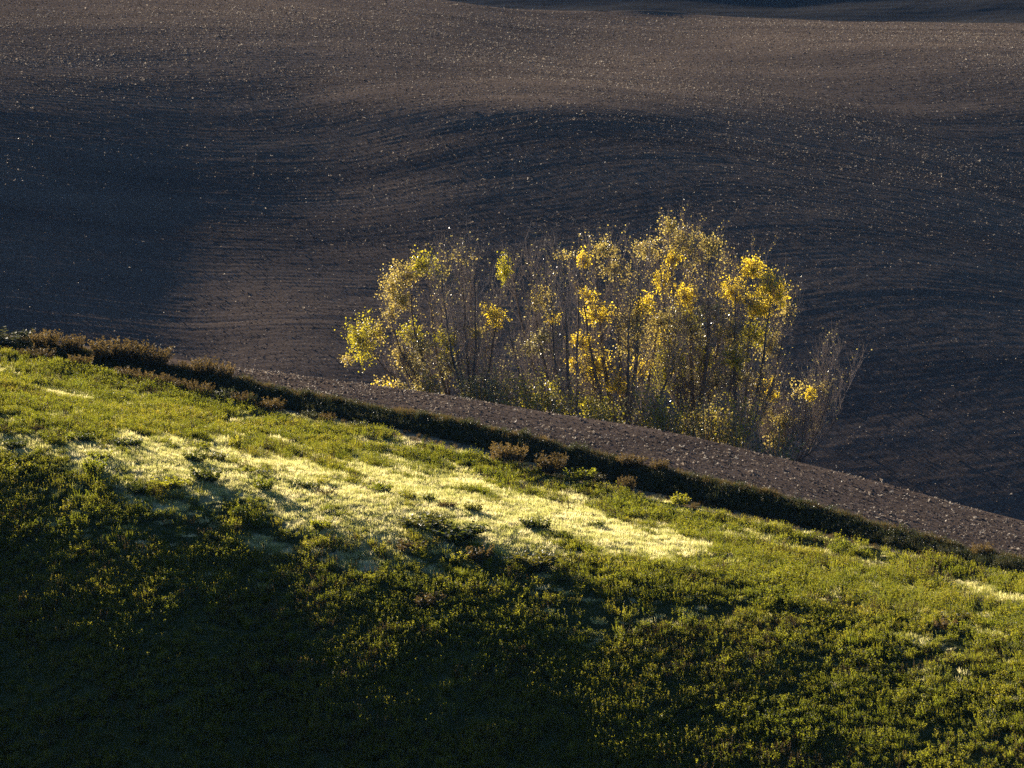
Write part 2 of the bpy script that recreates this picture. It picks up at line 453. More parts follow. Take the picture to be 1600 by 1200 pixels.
# change of height along the sun's bearing, at inner grid points
gi = np.stack([c(up, mid_), c(dn, mid_), c(mid_, up), c(mid_, dn)], 1)
fu_ = ((SX / xu) - SY * xd / xu)[1:-1, 1:-1].ravel() / (2 * hU)
fd_ = np.full(len(fu_), SY / (2 * hD))
gc = np.stack([fu_, -fu_, fd_, -fd_], 1)
stack(gi, gc, 1.0)
for ii, w in ((np.stack([c(up, full), c(mid_, full), c(dn, full)], 1), 2.2e-4), (np.stack([c(full, up), c(full, mid_), c(full, dn)], 1), 1.0e-4)):
    stack(ii, np.tile([1.0, -2.0, 1.0], (len(ii), 1)), w)
wc = np.zeros(NV); wc[ID[:, -1]] = 50.0; wc[ID[:, 0]] = 2e-6
A0[np.arange(NV), np.arange(NV)] += wc
zfix = np.zeros((nu, nd)); zfix[:, -1] = zh; zfix[:, 0] = Zc[:, 0]
for it in range(12):
    tgt = (SZ - lie(np.clip(cu, -100, 1700), row_of(cd, Zc)))[1:-1, 1:-1].ravel()
    rhs = wc * zfix.ravel()
    for p in range(4): np.add.at(rhs, gi[:, p], gc[:, p] * tgt)
    Zc = 0.6 * Zc + 0.4 * np.linalg.solve(A0, rhs).reshape(nu, nd)
def coarse(u, D):
    u = np.clip(u, CU[0], CU[-1] - 1e-6); a = (u - CU[0]) / hU; i = np.clip(a.astype(int), 1, nu - 3); a = a - i
    b = np.clip((D - CD[0]) / hD, 0, nd - 1 - 1e-6); j = np.clip(b.astype(int), 1, nd - 3); b = b - j
    wa = [-a * (1 - a) ** 2 / 2, (2 - 5 * a * a + 3 * a ** 3) / 2, a * (1 + 4 * a - 3 * a * a) / 2, -a * a * (1 - a) / 2]
    wb = [-b * (1 - b) ** 2 / 2, (2 - 5 * b * b + 3 * b ** 3) / 2, b * (1 + 4 * b - 3 * b * b) / 2, -b * b * (1 - b) / 2]
    return sum(wa[p] * wb[q] * Zc[i + p - 1, j + q - 1] for p in range(4) for q in range(4))
uc = np.clip(FUU, CU[0], CU[-1])
edge = fz1[:, None] + (fz2 - fz1)[:, None] * ft[None, :]
ie = np.clip(np.searchsorted(FU, uc[:, 0]), 0, len(FU) - 1)
FZ = coarse(uc, FD) + (edge - edge[ie])
PX = place(FUU, FD, FZ)[..., 0]
# furrows follow the contour, uneven in depth, a deeper one here and there
warp = 4.0 * fbm(PX / 70.0, FD / 70.0, 41) + 0.03 * PX
ph = (FD + warp)
fur = np.sin(ph * 2 * math.pi / 0.95) * (0.1 + 1.3 * vnoise(ph / 0.95, PX / 9.0, 51))
deep = sstep(0.80, 0.95, vnoise(np.floor(ph / 3.1), PX * 0 + 0.5, 61)) * np.cos(ph * 2 * math.pi / 3.1)
rough = fbm(PX / 1.0, FD / 0.5, 71, 2) - 0.5
FZ = FZ + 0.007 * fur + 0.016 * deep + 0.035 * rough + 0.22 * (fbm(PX / 22.0, FD / 14.0, 77) - 0.5)
FP = place(FUU, FD, FZ)
me = mesh_from('ploughed_field', FP.transpose(1, 0, 2).reshape(-1, 3), grid_faces(NR, len(FU)), M['field'], True)
tag(add('ploughed_field', me), kind='structure')

def field_z(u, D):
    i = np.clip(np.searchsorted(FU, u, side='right') - 1, 0, len(FU) - 2)
    fu = np.clip((u - FU[i]) / (FU[i + 1] - FU[i]), 0, 1)
    def col(i):
        lo = D1_(FU[i]) - 20
        r = np.clip((D - lo) / (DC - lo) * (NR - 1), 0, NR - 1.001); j = r.astype(int); f = r - j
        return FZ[i, j] * (1 - f) + FZ[i, j + 1] * f
    return col(i) * (1 - fu) + col(i + 1) * fu

# behind the crest: the field's back slope and the next hills
bu = FU
bD = np.array([DC, DC + 6, DC + 20, DC + 45, DC + 80, 640, 672, 708, 820, 1000, 1500, 2400, 4000])
bz = np.zeros((len(bD), len(bu)))
zc = FZ[:, -1]
drops = [0, -0.4, -2.0, -6, -10]
for r in range(5): bz[r] = zc + drops[r]
for r, py in ((5, 48), (6, 4), (7, -60), (8, -130), (9, -210), (10, -300), (11, -360), (12, -400)):
    bz[r] = ray_z(py + 16 * np.sin(np.clip(bu, -400, 2000) / 420.0 + r), bD[r])
bD2 = np.interp(np.linspace(0, 12, 480), np.arange(13), bD)
bz2 = np.stack([hermite(bD, bz[:, c], bD2) for c in range(len(bu))], 1)
BU, BD = np.meshgrid(bu, bD2)
bx = place(BU, BD, bz2)[..., 0]
bz2 = bz2 + 2.2 * (fbm(bx / 45, BD / 30, 83) - 0.5) * sstep(560, 640, BD) + 0.015 * np.sin((BD + 0.1 * bx) * 2.2) * sstep(900, 640, BD) + 0.12 * (fbm(bx / 3, BD / 1.5, 85) - .5)
me = mesh_from('far_hill', place(BU, BD, bz2).reshape(-1, 3), grid_faces(480, len(bu)), M['far'], True)
tag(add('far_hill', me), kind='structure')

# ------------------------------------------------------------------ scattered stuff (geometry nodes on point clouds)
def source_collection(name, meshes):
    c = bpy.data.collections.new(name)
    for k, me in enumerate(meshes):
        c.objects.link(bpy.data.objects.new('%s_%02d' % (name, k), me))
    return c

def scatter(name, label, cat, pts, rot, scl, idx, coll):
    me = bpy.data.meshes.new(name)
    pts = np.ascontiguousarray(pts, np.float32)
    me.vertices.add(len(pts)); me.vertices.foreach_set('co', pts.ravel())
    for nm, ty, key, dat in (('rot', 'FLOAT_VECTOR', 'vector', rot), ('scl', 'FLOAT_VECTOR', 'vector', scl)):
        a = me.attributes.new(nm, ty, 'POINT'); a.data.foreach_set(key, np.ascontiguousarray(dat, np.float32).ravel())
    a = me.attributes.new('idx', 'INT', 'POINT'); a.data.foreach_set('value', np.ascontiguousarray(idx, np.int32))
    o = add(name, me)
    tag(o, label, cat, kind='stuff')
    ng = bpy.data.node_groups.new(name + '_nodes', 'GeometryNodeTree')
    ng.interface.new_socket('Geometry', in_out='INPUT', socket_type='NodeSocketGeometry')
    ng.interface.new_socket('Geometry', in_out='OUTPUT', socket_type='NodeSocketGeometry')
    gi = ng.nodes.new('NodeGroupInput'); go = ng.nodes.new('NodeGroupOutput')
    ci = ng.nodes.new('GeometryNodeCollectionInfo'); ci.inputs[0].default_value = coll
    ci.inputs[1].default_value = True; ci.inputs[2].default_value = True
    iop = ng.nodes.new('GeometryNodeInstanceOnPoints'); iop.inputs['Pick Instance'].default_value = True
    def attr(nm, ty):
        n = ng.nodes.new('GeometryNodeInputNamedAttribute'); n.data_type = ty; n.inputs[0].default_value = nm
        return next(s for s in n.outputs if s.enabled and s.name == 'Attribute')
    e2r = ng.nodes.new('FunctionNodeEulerToRotation')
    L = ng.links.new
    L(gi.outputs[0], iop.inputs['Points']); L(ci.outputs[0], iop.inputs['Instance'])
    L(attr('idx', 'INT'), iop.inputs['Instance Index'])
    L(attr('rot', 'FLOAT_VECTOR'), e2r.inputs[0]); L(e2r.outputs[0], iop.inputs['Rotation'])
    L(attr('scl', 'FLOAT_VECTOR'), iop.inputs['Scale'])
    L(iop.outputs[0], go.inputs[0])
    md = o.modifiers.new('scatter', 'NODES'); md.node_group = ng
    return o

def leaf_quads(p, d, s, length, width, fold=0.0):
    """diamond leaves: base p, direction d, side s"""
    l = np.asarray(length)[:, None]; w = np.asarray(width)[:, None]
    n = np.cross(d, s)
    v = np.stack([p, p + d * l * 0.5 + s * w * 0.5 + n * w * fold, p + d * l, p + d * l * 0.5 - s * w * 0.5 + n * w * fold], 1)
    return v.reshape(-1, 3), np.arange(len(p) * 4).reshape(-1, 4)

def unit(v): return v / np.maximum(np.linalg.norm(v, axis=-1, keepdims=True), 1e-9)

def rand_dir(n, zmin=-0.2, zmax=0.9):
    z = rng.uniform(zmin, zmax, n); a = rng.uniform(0, 2 * math.pi, n); r = np.sqrt(1 - z * z)
    return np.stack([r * np.cos(a), r * np.sin(a), z], -1)

def weed_mesh(name, mat, stems=12, leaves=10, radius=0.2, height=0.34, ll=0.07, lean=0.35, spire=False):
    V, F, T = [], [], []; n0 = 0
    for s in range(stems):
        a = rng.uniform(0, 6.283); r = radius * math.sqrt(rng.uniform(0, 1))
        b = np.array([r * math.cos(a), r * math.sin(a), -0.03])
        h = height * rng.uniform(0.55, 1.1)
        d = unit(np.array([math.cos(a) * lean * r / radius + rng.normal(0, .1), math.sin(a) * lean * r / radius + rng.normal(0, .1), 1.0]))
        t = rng.uniform(0.25, 1.0, leaves)
        p = b + d * (h * t)[:, None]
        ld = rand_dir(leaves, 0.0 if not spire else 0.45, 0.85)
        sd = unit(np.cross(ld, rand_dir(leaves, -1, 1)))
        L = ll * rng.uniform(0.6, 1.25, leaves) * (1.15 - 0.45 * t)
        v, f = leaf_quads(p, ld, sd, L, L * (0.55 if not spire else 0.35))
        V.append(v); F.append(f + n0); n0 += len(v)
        T.append(np.repeat(np.clip(0.3 + 0.5 * t + rng.normal(0, .15, leaves), 0, 1), 4))
        w = 0.006                           # the stem, a thin three-sided wand
        q = np.array([[w, 0, 0], [-w * .5, w * .87, 0], [-w * .5, -w * .87, 0]])
        v = np.concatenate([b + q, b + d * h + q * 0.3])
        f = np.array([[0, 1, 4, 3], [1, 2, 5, 4], [2, 0, 3, 5]])
        V.append(v); F.append(f + n0); n0 += 6; T.append(np.full(6, 0.6))
    return mesh_from(name, np.concatenate(V), np.concatenate(F), mat, False, np.concatenate(T))

def tuft_mesh(name, mat, blades=90, radius=0.28, height=0.15, width=0.014, lean=0.5):
    a = rng.uniform(0, 6.283, blades); r = radius * np.sqrt(rng.uniform(0, 1, blades))
    p = np.stack([r * np.cos(a), r * np.sin(a), np.full(blades, -0.02)], -1)
    d = unit(np.stack([rng.normal(0, lean, blades), rng.normal(0, lean, blades), np.ones(blades)], -1))
    s = unit(np.cross(d, rand_dir(blades, -.3, .3)))
    L = height * rng.uniform(0.5, 1.3, blades)
    v, f = leaf_quads(p, d, s, L, np.full(blades, width))
    return mesh_from(name, v, f, mat, False, np.repeat(rng.uniform(0, 1, blades), 4))

def clod_mesh(name, mat):
    v = np.array([[1, 0, 0], [-1, 0, 0], [0, 1, 0], [0, -1, 0], [0, 0, 1], [0, 0, -1],
                  [.62, .62, .62], [-.62, .62, .6], [.62, -.62, .6], [-.62, -.62, .62]], float)
    v *= rng.uniform(0.7, 1.25, (len(v), 1))
    f = np.array([[0, 2, 6], [2, 1, 7], [1, 3, 9], [3, 0, 8], [4, 6, 7], [4, 7, 9], [4, 9, 8], [4, 8, 6], [6, 2, 7], [7, 1, 9], [9, 3, 8], [8, 0, 6],
                  [2, 0, 5], [1, 2, 5], [3, 1, 5], [0, 3, 5]])
    return mesh_from(name, v * 0.5, f, mat)

def straw_mesh(name, mat, k):
    p = rng.uniform(-.5, .5, (k, 3)) * np.array([1.0, 0.6, 0.1]) + np.array([0, 0, 0.12])
    d = unit(rand_dir(k, -.1, .7)); s = unit(np.cross(d, rand_dir(k, -1, 1)))
    L = rng.uniform(0.5, 1.1, k)
    v, f = leaf_quads(p, d, s, L, L * rng.uniform(0.25, 0.5, k))
    return mesh_from(name, v, f, mat, False, np.repeat(rng.uniform(0, 1, k), 4))

def euler(n, tilt=0.12):
    return np.stack([rng.normal(0, tilt, n), rng.normal(0, tilt, n), rng.uniform(0, 6.283, n)], -1)

# --- weeds and grass on the meadow
weeds = [weed_mesh('weed_%d' % k, M['weed'], 11, 14, 0.15, 0.28 + 0.05 * (k % 3), 0.05, 0.3) for k in range(5)]
weeds += [weed_mesh('weed_spire_%d' % k, M['weed'], 8, 18, 0.13, 0.42, 0.045, 0.2, True) for k in range(3)]
weeds += [tuft_mesh('weed_grass_%d' % k, M['weed'], 45, 0.14, 0.3, 0.014, 0.3) for k in range(2)]
weeds += [weed_mesh('weed_withered_%d' % k, M['heather'], 7, 16, 0.14, 0.42, 0.04, 0.3, True) for k in range(2)]
tufts = [tuft_mesh('tuft_%d' % k, M['grass']) for k in range(4)]
NS = 90000
u = rng.uniform(-140, 1740, NS); D = np.sqrt(rng.uniform(100.0 ** 2, 226.0 ** 2, NS))
keep = D < DE_(u) + np.where((u > 620) & (u < 1300), -0.4, 0.6)
u, D = u[keep], D[keep]
z = near_z(u, D); py = row_of(D, z); P = place(u, D, z)
keep = py < 1290
u, D, z, py, P = u[keep], D[keep], z[keep], py[keep], P[keep]
pm = pale_mask(u, py, P[:, 0], P[:, 1])
gap = fbm(P[:, 0] / 2.6, P[:, 1] / 3.6, 101)
thin = sstep(0.34, 0.46, gap)
k = rng.uniform(0, 1, len(u)) < (1 - 0.72 * pm) * np.where(py > T_(u), 0.5 + 0.5 * thin, 0.2 + 0.8 * thin)
wp = P[k]; n = len(wp)
tall = 0.6 + 0.95 * fbm(wp[:, 0] / 1.6, wp[:, 1] / 2.2, 111) + rng.normal(0, .12, n)
tall *= 1 - 0.55 * pm[k]
sc_ = np.stack([tall * rng.uniform(.85, 1.25, n), tall * rng.uniform(.85, 1.25, n), tall * rng.uniform(.8, 1.2, n)], -1)
kind = np.where(rng.uniform(0, 1, n) < sstep(.5, .65, fbm(wp[:, 0] / 4, wp[:, 1] / 4, 121)) * 0.6 + .08, rng.integers(5, 8, n), rng.integers(0, 5, n))
od = rng.uniform(0, 1, n); kind = np.where(od < .10, rng.integers(8, 10, n), np.where(od < .10 + .25 * sstep(.45, .7, fbm(wp[:, 0] / 3, wp[:, 1] / 3, 125)), rng.integers(10, 12, n), kind))
scatter('meadow_weeds', 'low green leafy weeds covering the sunlit and shaded meadow hill', 'weeds', wp, euler(n), sc_, kind, source_collection('weed_plants', weeds))
print('weeds', n)
NS = 140000
u = rng.uniform(-140, 1740, NS); D = np.sqrt(rng.uniform(100.0 ** 2, 226.0 ** 2, NS))
keep = D < DE_(u) + 0.8
u, D = u[keep], D[keep]
z = near_z(u, D); py = row_of(D, z); P = place(u, D, z)
pm = pale_mask(u, py, P[:, 0], P[:, 1])
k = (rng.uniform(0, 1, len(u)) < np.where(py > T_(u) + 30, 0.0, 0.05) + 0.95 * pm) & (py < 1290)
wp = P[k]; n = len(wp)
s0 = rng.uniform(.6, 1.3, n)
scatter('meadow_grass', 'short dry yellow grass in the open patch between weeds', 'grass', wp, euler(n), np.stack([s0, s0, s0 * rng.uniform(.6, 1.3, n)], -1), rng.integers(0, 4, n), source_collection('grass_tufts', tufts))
print('tufts', n)

# --- bank and track edge plants
bankp = [weed_mesh('bank_plant_%d' % k, M['bank_leaf'], 12, 12, 0.25, 0.5, 0.08) for k in range(4)]
bankp += [tuft_mesh('bank_tuft_%d' % k, M['bank_leaf'], 60, 0.25, 0.45, 0.02, 0.25) for k in range(3)]
bankp += [tuft_mesh('bank_dry_tuft_%d' % k, M['heather'], 70, 0.22, 0.4, 0.02, 0.25) for k in range(3)]
NS = 16000
u = rng.uniform(-140, 1740, NS); off = rng.uniform(0.9, 7.0, NS); D = DE_(u) + off
P = place(u, D, near_z(u, D)); n = NS
s0 = rng.uniform(.5, 1.1, n) * (0.25 + 0.7 * fbm(P[:, 0] / 1.5, P[:, 1] / 1.5, 131) + 0.6 * fbm(P[:, 0] / 6, P[:, 1] / 6, 133)) * np.where(off > 6.5, .6, 1) * np.where(off < 4.4, .5, 1)
k = (rng.uniform(0, 1, n) < np.where(off > 6.3, .35, 1.0) * np.where(off < 4.2, .12, 1.0))
scatter('bank_plants', 'dark weeds and long grass covering the bank beside the track', 'weeds', P[k], euler(k.sum()), np.stack([s0, s0, s0], -1)[k], np.where(((off > 5.7) | (off < 3.8)) & (rng.uniform(0, 1, n) < .55), rng.integers(7, 10, n), rng.integers(0, 7, n))[k], source_collection('bank_plant_kinds', bankp))

# --- clods and straw on the ploughed ground
clods = source_collection('clod_kinds', [clod_mesh('clod_%d' % k, M['clod']) for k in range(5)])
clods_r = source_collection('strip_clod_kinds', [clod_mesh('strip_clod_%d' % k, M['clod_red']) for k in range(5)])
straws = source_collection('straw_kinds', [straw_mesh('straw_%d' % k, M['straw'], 2 + k) for k in range(4)])

def field_points(n):
    u = rng.uniform(-60, 1660, n); D = np.sqrt(rng.uniform(206.0 ** 2, (DC - 1) ** 2, n))
    k = D > D1_(u) - 18
    u, D = u[k], D[k]
    z = field_z(u, D)
    return u, D, z, place(u, D, z), row_of(D, z)
u, D, z, P, py = field_points(230000)
n = len(u)
s0 = rng.gamma(3.0, 0.015, n)
scatter('field_clods', 'grey brown clods of earth strewn over the ploughed field', 'clods', P, euler(n, .5), np.stack([s0 * rng.uniform(.8, 1.5, n), s0, s0 * rng.uniform(.5, .9, n)], -1), rng.integers(0, 5, n), clods)
u, D, z, P, py = field_points(300000)
n = len(u)
rowd = fbm(P[:, 0] / 9.0, P[:, 1] / 1.6, 141)
big = fbm(P[:, 0] / 30.0, P[:, 1] / 40.0, 151)
swale = np.exp(-0.5 * (((u - 150) / 260) ** 2 + ((py - 400 - 0.1 * (u - 150)) / 70) ** 2))  # straw thinned in the hollow to stand in for its shade
dens = (0.15 + 0.6 * sstep(.25, .85, rowd)) * (0.35 + 0.9 * sstep(.25, .75, big)) * (1 + 1.2 * sstep(200, 90, py)) * (1 - 0.8 * np.clip(swale * 1.3, 0, 1))
k = rng.uniform(0, 1, n) < dens * 0.75
u, D, P = u[k], D[k], P[k]; n = len(P)
s0 = rng.gamma(3.0, 0.017, n) * (0.6 + 0.4 * D / 300)
scatter('field_straw', 'pale straw flecks scattered over the dark ploughed field', 'straw', P, euler(n, .35), np.stack([s0, s0, s0], -1), rng.integers(0, 4, n), straws)
print('straw', n)
NS = 16000
u = rng.uniform(300, 1700, NS); D = DE_(u) + 6.2 + rng.uniform(0, 1, NS) * (SW_(u) + 2.5)
P = place(u, D, near_z(u, D)); s0 = rng.gamma(3.0, 0.015, NS)
scatter('strip_clods', 'brown clods of earth on the narrow ploughed strip', 'clods', P, euler(NS, .5), np.stack([s0 * 1.3, s0, s0 * .7], -1), rng.integers(0, 5, NS), clods_r)
NS = 16000
u = rng.uniform(300, 1700, NS); D = DE_(u) + 6.6 + rng.uniform(0, 1, NS) * (SW_(u) + 2.0)
P = place(u, D, near_z(u, D)); s0 = rng.gamma(4.0, 0.017, NS)
k = rng.uniform(0, 1, NS) < 0.12 + 0.35 * sstep(.3, .7, fbm(P[:, 0] / 4, P[:, 1] / 2, 161))
scatter('strip_straw', 'straw flecks lying along the narrow ploughed strip', 'straw', P[k], euler(k.sum(), .35), np.stack([s0, s0, s0], -1)[k], rng.integers(0, 4, k.sum()), straws)

# ------------------------------------------------------------------ trees
def tube_mesh(name, tubes, mat, sides):
    V, F = [], []; n0 = 0
    ang = np.arange(sides) * 2 * math.pi / sides
    ca, sa = np.cos(ang), np.sin(ang)
    for pts, rad in tubes:
        pts = np.asarray(pts); m = len(pts)
        d = unit(np.gradient(pts, axis=0))
        ref = np.array([0.0, 1.0, 0.1]) if abs(d[0, 1]) < 0.8 else np.array([1.0, 0.0, 0.0])
        s = unit(np.cross(d, ref)); t = np.cross(d, s)
        r = np.asarray(rad)[:, None, None]
        v = pts[:, None, :] + r * (s[:, None, :] * ca[None, :, None] + t[:, None, :] * sa[None, :, None])
        V.append(v.reshape(-1, 3))
        i = np.arange(m - 1)[:, None] * sides + np.arange(sides)[None, :]
        j = np.arange(m - 1)[:, None] * sides + (np.arange(sides)[None, :] + 1) % sides
        F.append(np.stack([i, j, j + sides, i + sides], -1).reshape(-1, 4) + n0)
        n0 += m * sides
    return mesh_from(name, np.concatenate(V), np.concatenate(F), mat, True)

def bez(a, b, c, d, n):
    t = np.linspace(0, 1, n)[:, None]
    return (1 - t) ** 3 * a + 3 * t * (1 - t) ** 2 * b + 3 * t * t * (1 - t) * c + t ** 3 * d

def wiggle(p, amp):
    n = len(p)
    w = np.cumsum(rng.normal(0, 1, (n, 3)), 0); w -= np.linspace(0, 1, n)[:, None] * w[-1]
    return p + w * amp * np.sin(np.linspace(0, math.pi, n))[:, None]

UPV = np.array([0, 0, 1.0])
def ground_z(u, D):
    return max(float(near_z(u, D)), float(field_z(np.array([float(u)]), np.array([float(D)]))[0]))
def make_tree(name, label, bu, bD, tips, blobs, trunk_r, group, twigs=7, bare=1.0, fork=0.16, cat='tree'):
    base = place(bu, bD, ground_z(bu, bD) - 0.15)
    root = bpy.data.objects.new(name, None); COL.objects.link(root)
    root.location = base; tag(root, label, cat, group)
    ends = [at(px, py + 15, bD + dd) - base for px, py, dd in tips]
    mean = np.mean(ends, 0)
    H = max(e[2] for e in ends)
    f0 = np.array([mean[0] * fork * .8, mean[1] * fork * .8, H * fork])
    tr = wiggle(bez(np.zeros(3), f0 * [0.2, 0.2, .4], f0 * [.6, .6, .8], f0, 8), 0.02)
    o = add('trunk', tube_mesh('trunk', [(tr, np.linspace(1.25, .8, 8) * trunk_r)], M['bark'], 9), root)
    limbs, limb_obs, tw, loose = [], [], [], []
    for e in ends:
        L = np.linalg.norm(e - f0)
        side = (e - f0) * [1, 1, 0]
        c1 = f0 + side * 0.68 + UPV * L * 0.17
        c2 = e - (UPV * L * 0.30) - side * 0.10
        p = wiggle(bez(f0 * rng.uniform(.75, 1.0), c1, c2, e, 16), 0.035)
        r = np.linspace(1, 0.10, 16) ** 1.1 * trunk_r * rng.uniform(.38, .6)
        limbs.append((p, np.maximum(r, 0.012)))
        limb_obs.append(add('limb', tube_mesh('limb', [limbs[-1]], M['bark'], 6), root))
        nb = int(19 * bare) + 5
        for t in np.linspace(0.18, 0.97, nb):
            i = min(int(t * 15), 14); q = p[i]; dl = unit(p[i + 1] - p[i])
            out = rand_dir(1, -.1, .35)[0]
            d = unit(dl * 0.5 + out * 1.05 + UPV * 0.35)
            l = L * rng.uniform(.16, .34) * (1.2 - .65 * t)
            b = wiggle(bez(q, q + d * l * .4, q + unit(d + UPV * .25) * l * .7, q + unit(d + UPV * .7) * l, 6), 0.03)
            tw.append((b, np.linspace(0.022, 0.009, 6)))
            for _ in range(int(twigs * 1.6)):
                j = rng.integers(1, 6); d2 = unit(rand_dir(1, -.2, .6)[0] * .9 + UPV * 0.8 + (b[-1] - b[0]) / l * .5)
                l2 = rng.uniform(.4, 1.5)
                c = wiggle(np.stack([b[j], b[j] + d2 * l2 * .5, b[j] + unit(d2 + UPV * .3) * l2]), 0.05)
                tw.append((c, np.array([.011, .008, .005])))
                if rng.uniform() < (.6 if name == 'poplar_tree' else .28):
                    m = rng.integers(1, 4); loose.append(c[0] + (c[2] - c[0]) * rng.uniform(.3, 1, m)[:, None] + rng.normal(0, .04, (m, 3)))
    allp = np.concatenate([l[0][4:] for l in limbs])
    clusters = []
    for cx, cy, rx, ry, nleaf, mk in blobs:
        nleaf = int(nleaf * 5.5)
        s = (bD) / FPX
        c = at(cx, cy, bD + rng.uniform(-1.2, 1.2)) - base
        k = np.argmin(np.linalg.norm((allp - c) * [1, 1, 1.0] + UPV * 0.6, axis=1))
        st = allp[k]
        mid = (st + c) / 2 - UPV * 0.2
        tw.append((wiggle(bez(st, mid, mid, c, 6), .02), np.linspace(.024, .012, 6)))
        nt = max(6, nleaf // 14)
        g = rng.normal(0, .6, (nt, 3)); g = g / np.maximum(1, np.linalg.norm(g, axis=1) / 1.3)[:, None]
        e = c + g * np.array([rx * s, min(1.4, 0.5 * (rx + ry) * s), ry * s])
        pts = []
        for q in e:
            b = wiggle(np.stack([c + (q - c) * .15 - UPV * .15, (c + q) / 2 - UPV * .03, q + UPV * .08]), .03)
            tw.append((b, np.array([.012, .009, .006])))
            m = max(2, nleaf // nt)
            t = rng.uniform(.45, 1.08, m)[:, None]
            pts.append(b[0] + (b[2] - b[0]) * t + rng.normal(0, .09, (m, 3)))
        pts = np.concatenate(pts); m = len(pts)
        d = rand_dir(m, -.9, .3); sd = unit(np.cross(d, rand_dir(m, -1, 1)))
        L = rng.uniform(.065, .13, m)
        v, f = leaf_quads(pts, d, sd, L, L * .85)
        lc = tag(add('leaf_cluster', mesh_from('leaf_cluster', v, f, M[mk], False, np.repeat(rng.uniform(0, 1, m), 4)), limb_obs[k // 12]), kind='stuff')
    pts = np.concatenate(loose); m = len(pts)
    d = rand_dir(m, -.9, .3); sd = unit(np.cross(d, rand_dir(m, -1, 1))); L = rng.uniform(.06, .12, m)
    v, f = leaf_quads(pts, d, sd, L, L * .8)
    tag(add('withered_leaves', mesh_from('withered_leaves', v, f, M['amber' if name == 'poplar_tree' else 'olive'], False, np.repeat(rng.uniform(0, 1, m), 4)), root), kind='stuff')
    tag(add('twigs', tube_mesh('twigs', tw, M['twig'], 3), root), kind='stuff')
    return root

GT = 'trees standing in the hollow'
make_tree('poplar_tree', 'leftmost tree of the clump, its yellow sprays leaning out to the left', 716, 236,
    [(640, 412, 0), (606, 460, -1), (572, 505, 1), (668, 398, 1), (625, 540, -1), (690, 450, 1)],
    [(565, 533, 30, 38, 330, 'lime'), (592, 522, 12, 14, 50, 'amber'), (542, 563, 10, 8, 40, 'amber'), (662, 412, 22, 20, 170, 'lime'), (634, 428, 24, 20, 170, 'amber'),
     (612, 450, 20, 26, 180, 'amber'), (628, 470, 20, 18, 110, 'amber'), (612, 490, 16, 18, 90, 'amber'), (640, 520, 22, 18, 150, 'lime'), (628, 558, 20, 16, 130, 'amber'),
     (655, 545, 22, 20, 150, 'olive'), (650, 575, 24, 16, 130, 'olive')], 0.22, GT, 5, 0.7)
make_tree('bare_tree', 'nearly leafless grey tree with upright twigs right of the leftmost yellow tree', 742, 234,
    [(700, 388, 1), (720, 382, 0), (742, 386, -1), (690, 420, -2), (760, 470, 1), (735, 420, 2), (780, 440, 0)],
    [(697, 538, 17, 24, 170, 'lime'), (700, 570, 26, 18, 150, 'olive'), (770, 490, 18, 24, 90, 'gold'), (745, 517, 16, 8, 60, 'amber'), (725, 400, 20, 14, 30, 'amber'),
     (690, 420, 25, 24, 40, 'amber')], 0.2, GT, 6, 1.1)
make_tree('bare_tree', 'dark leaning tree whose bare limbs fan up to the left, middle of the clump', 906, 234,
    [(800, 398, 1), (826, 392, 0), (850, 405, 2), (880, 384, -1), (905, 392, 1), (795, 500, -1), (770, 560, 0), (860, 450, -2)],
    [(787, 422, 12, 22, 120, 'lime'), (848, 468, 22, 26, 100, 'amber'), (865, 500, 14, 7, 50, 'gold'), (845, 525, 15, 12, 80, 'olive'), (780, 500, 14, 14, 40, 'gold'),
     (880, 400, 16, 12, 30, 'amber'), (830, 545, 30, 18, 90, 'olive')], 0.27, GT, 7, 1.1, 0.12)
make_tree('poplar_tree', 'tree with thick forked trunk and golden leaves at the middle of the clump', 978, 236,
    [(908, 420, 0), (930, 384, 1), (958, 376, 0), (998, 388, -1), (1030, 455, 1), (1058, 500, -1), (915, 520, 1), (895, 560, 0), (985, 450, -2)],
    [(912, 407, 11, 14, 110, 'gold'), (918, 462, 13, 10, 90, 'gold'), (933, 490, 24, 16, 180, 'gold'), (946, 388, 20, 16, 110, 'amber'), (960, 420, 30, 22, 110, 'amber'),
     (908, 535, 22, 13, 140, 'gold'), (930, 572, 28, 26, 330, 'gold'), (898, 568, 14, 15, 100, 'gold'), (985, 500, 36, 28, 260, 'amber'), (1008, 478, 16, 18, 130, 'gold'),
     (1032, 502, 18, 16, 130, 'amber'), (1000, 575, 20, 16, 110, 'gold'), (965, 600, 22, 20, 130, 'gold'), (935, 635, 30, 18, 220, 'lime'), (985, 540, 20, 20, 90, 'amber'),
     (1000, 530, 40, 40, 120, 'amber')], 0.34, GT, 8, 1.1, 0.13)
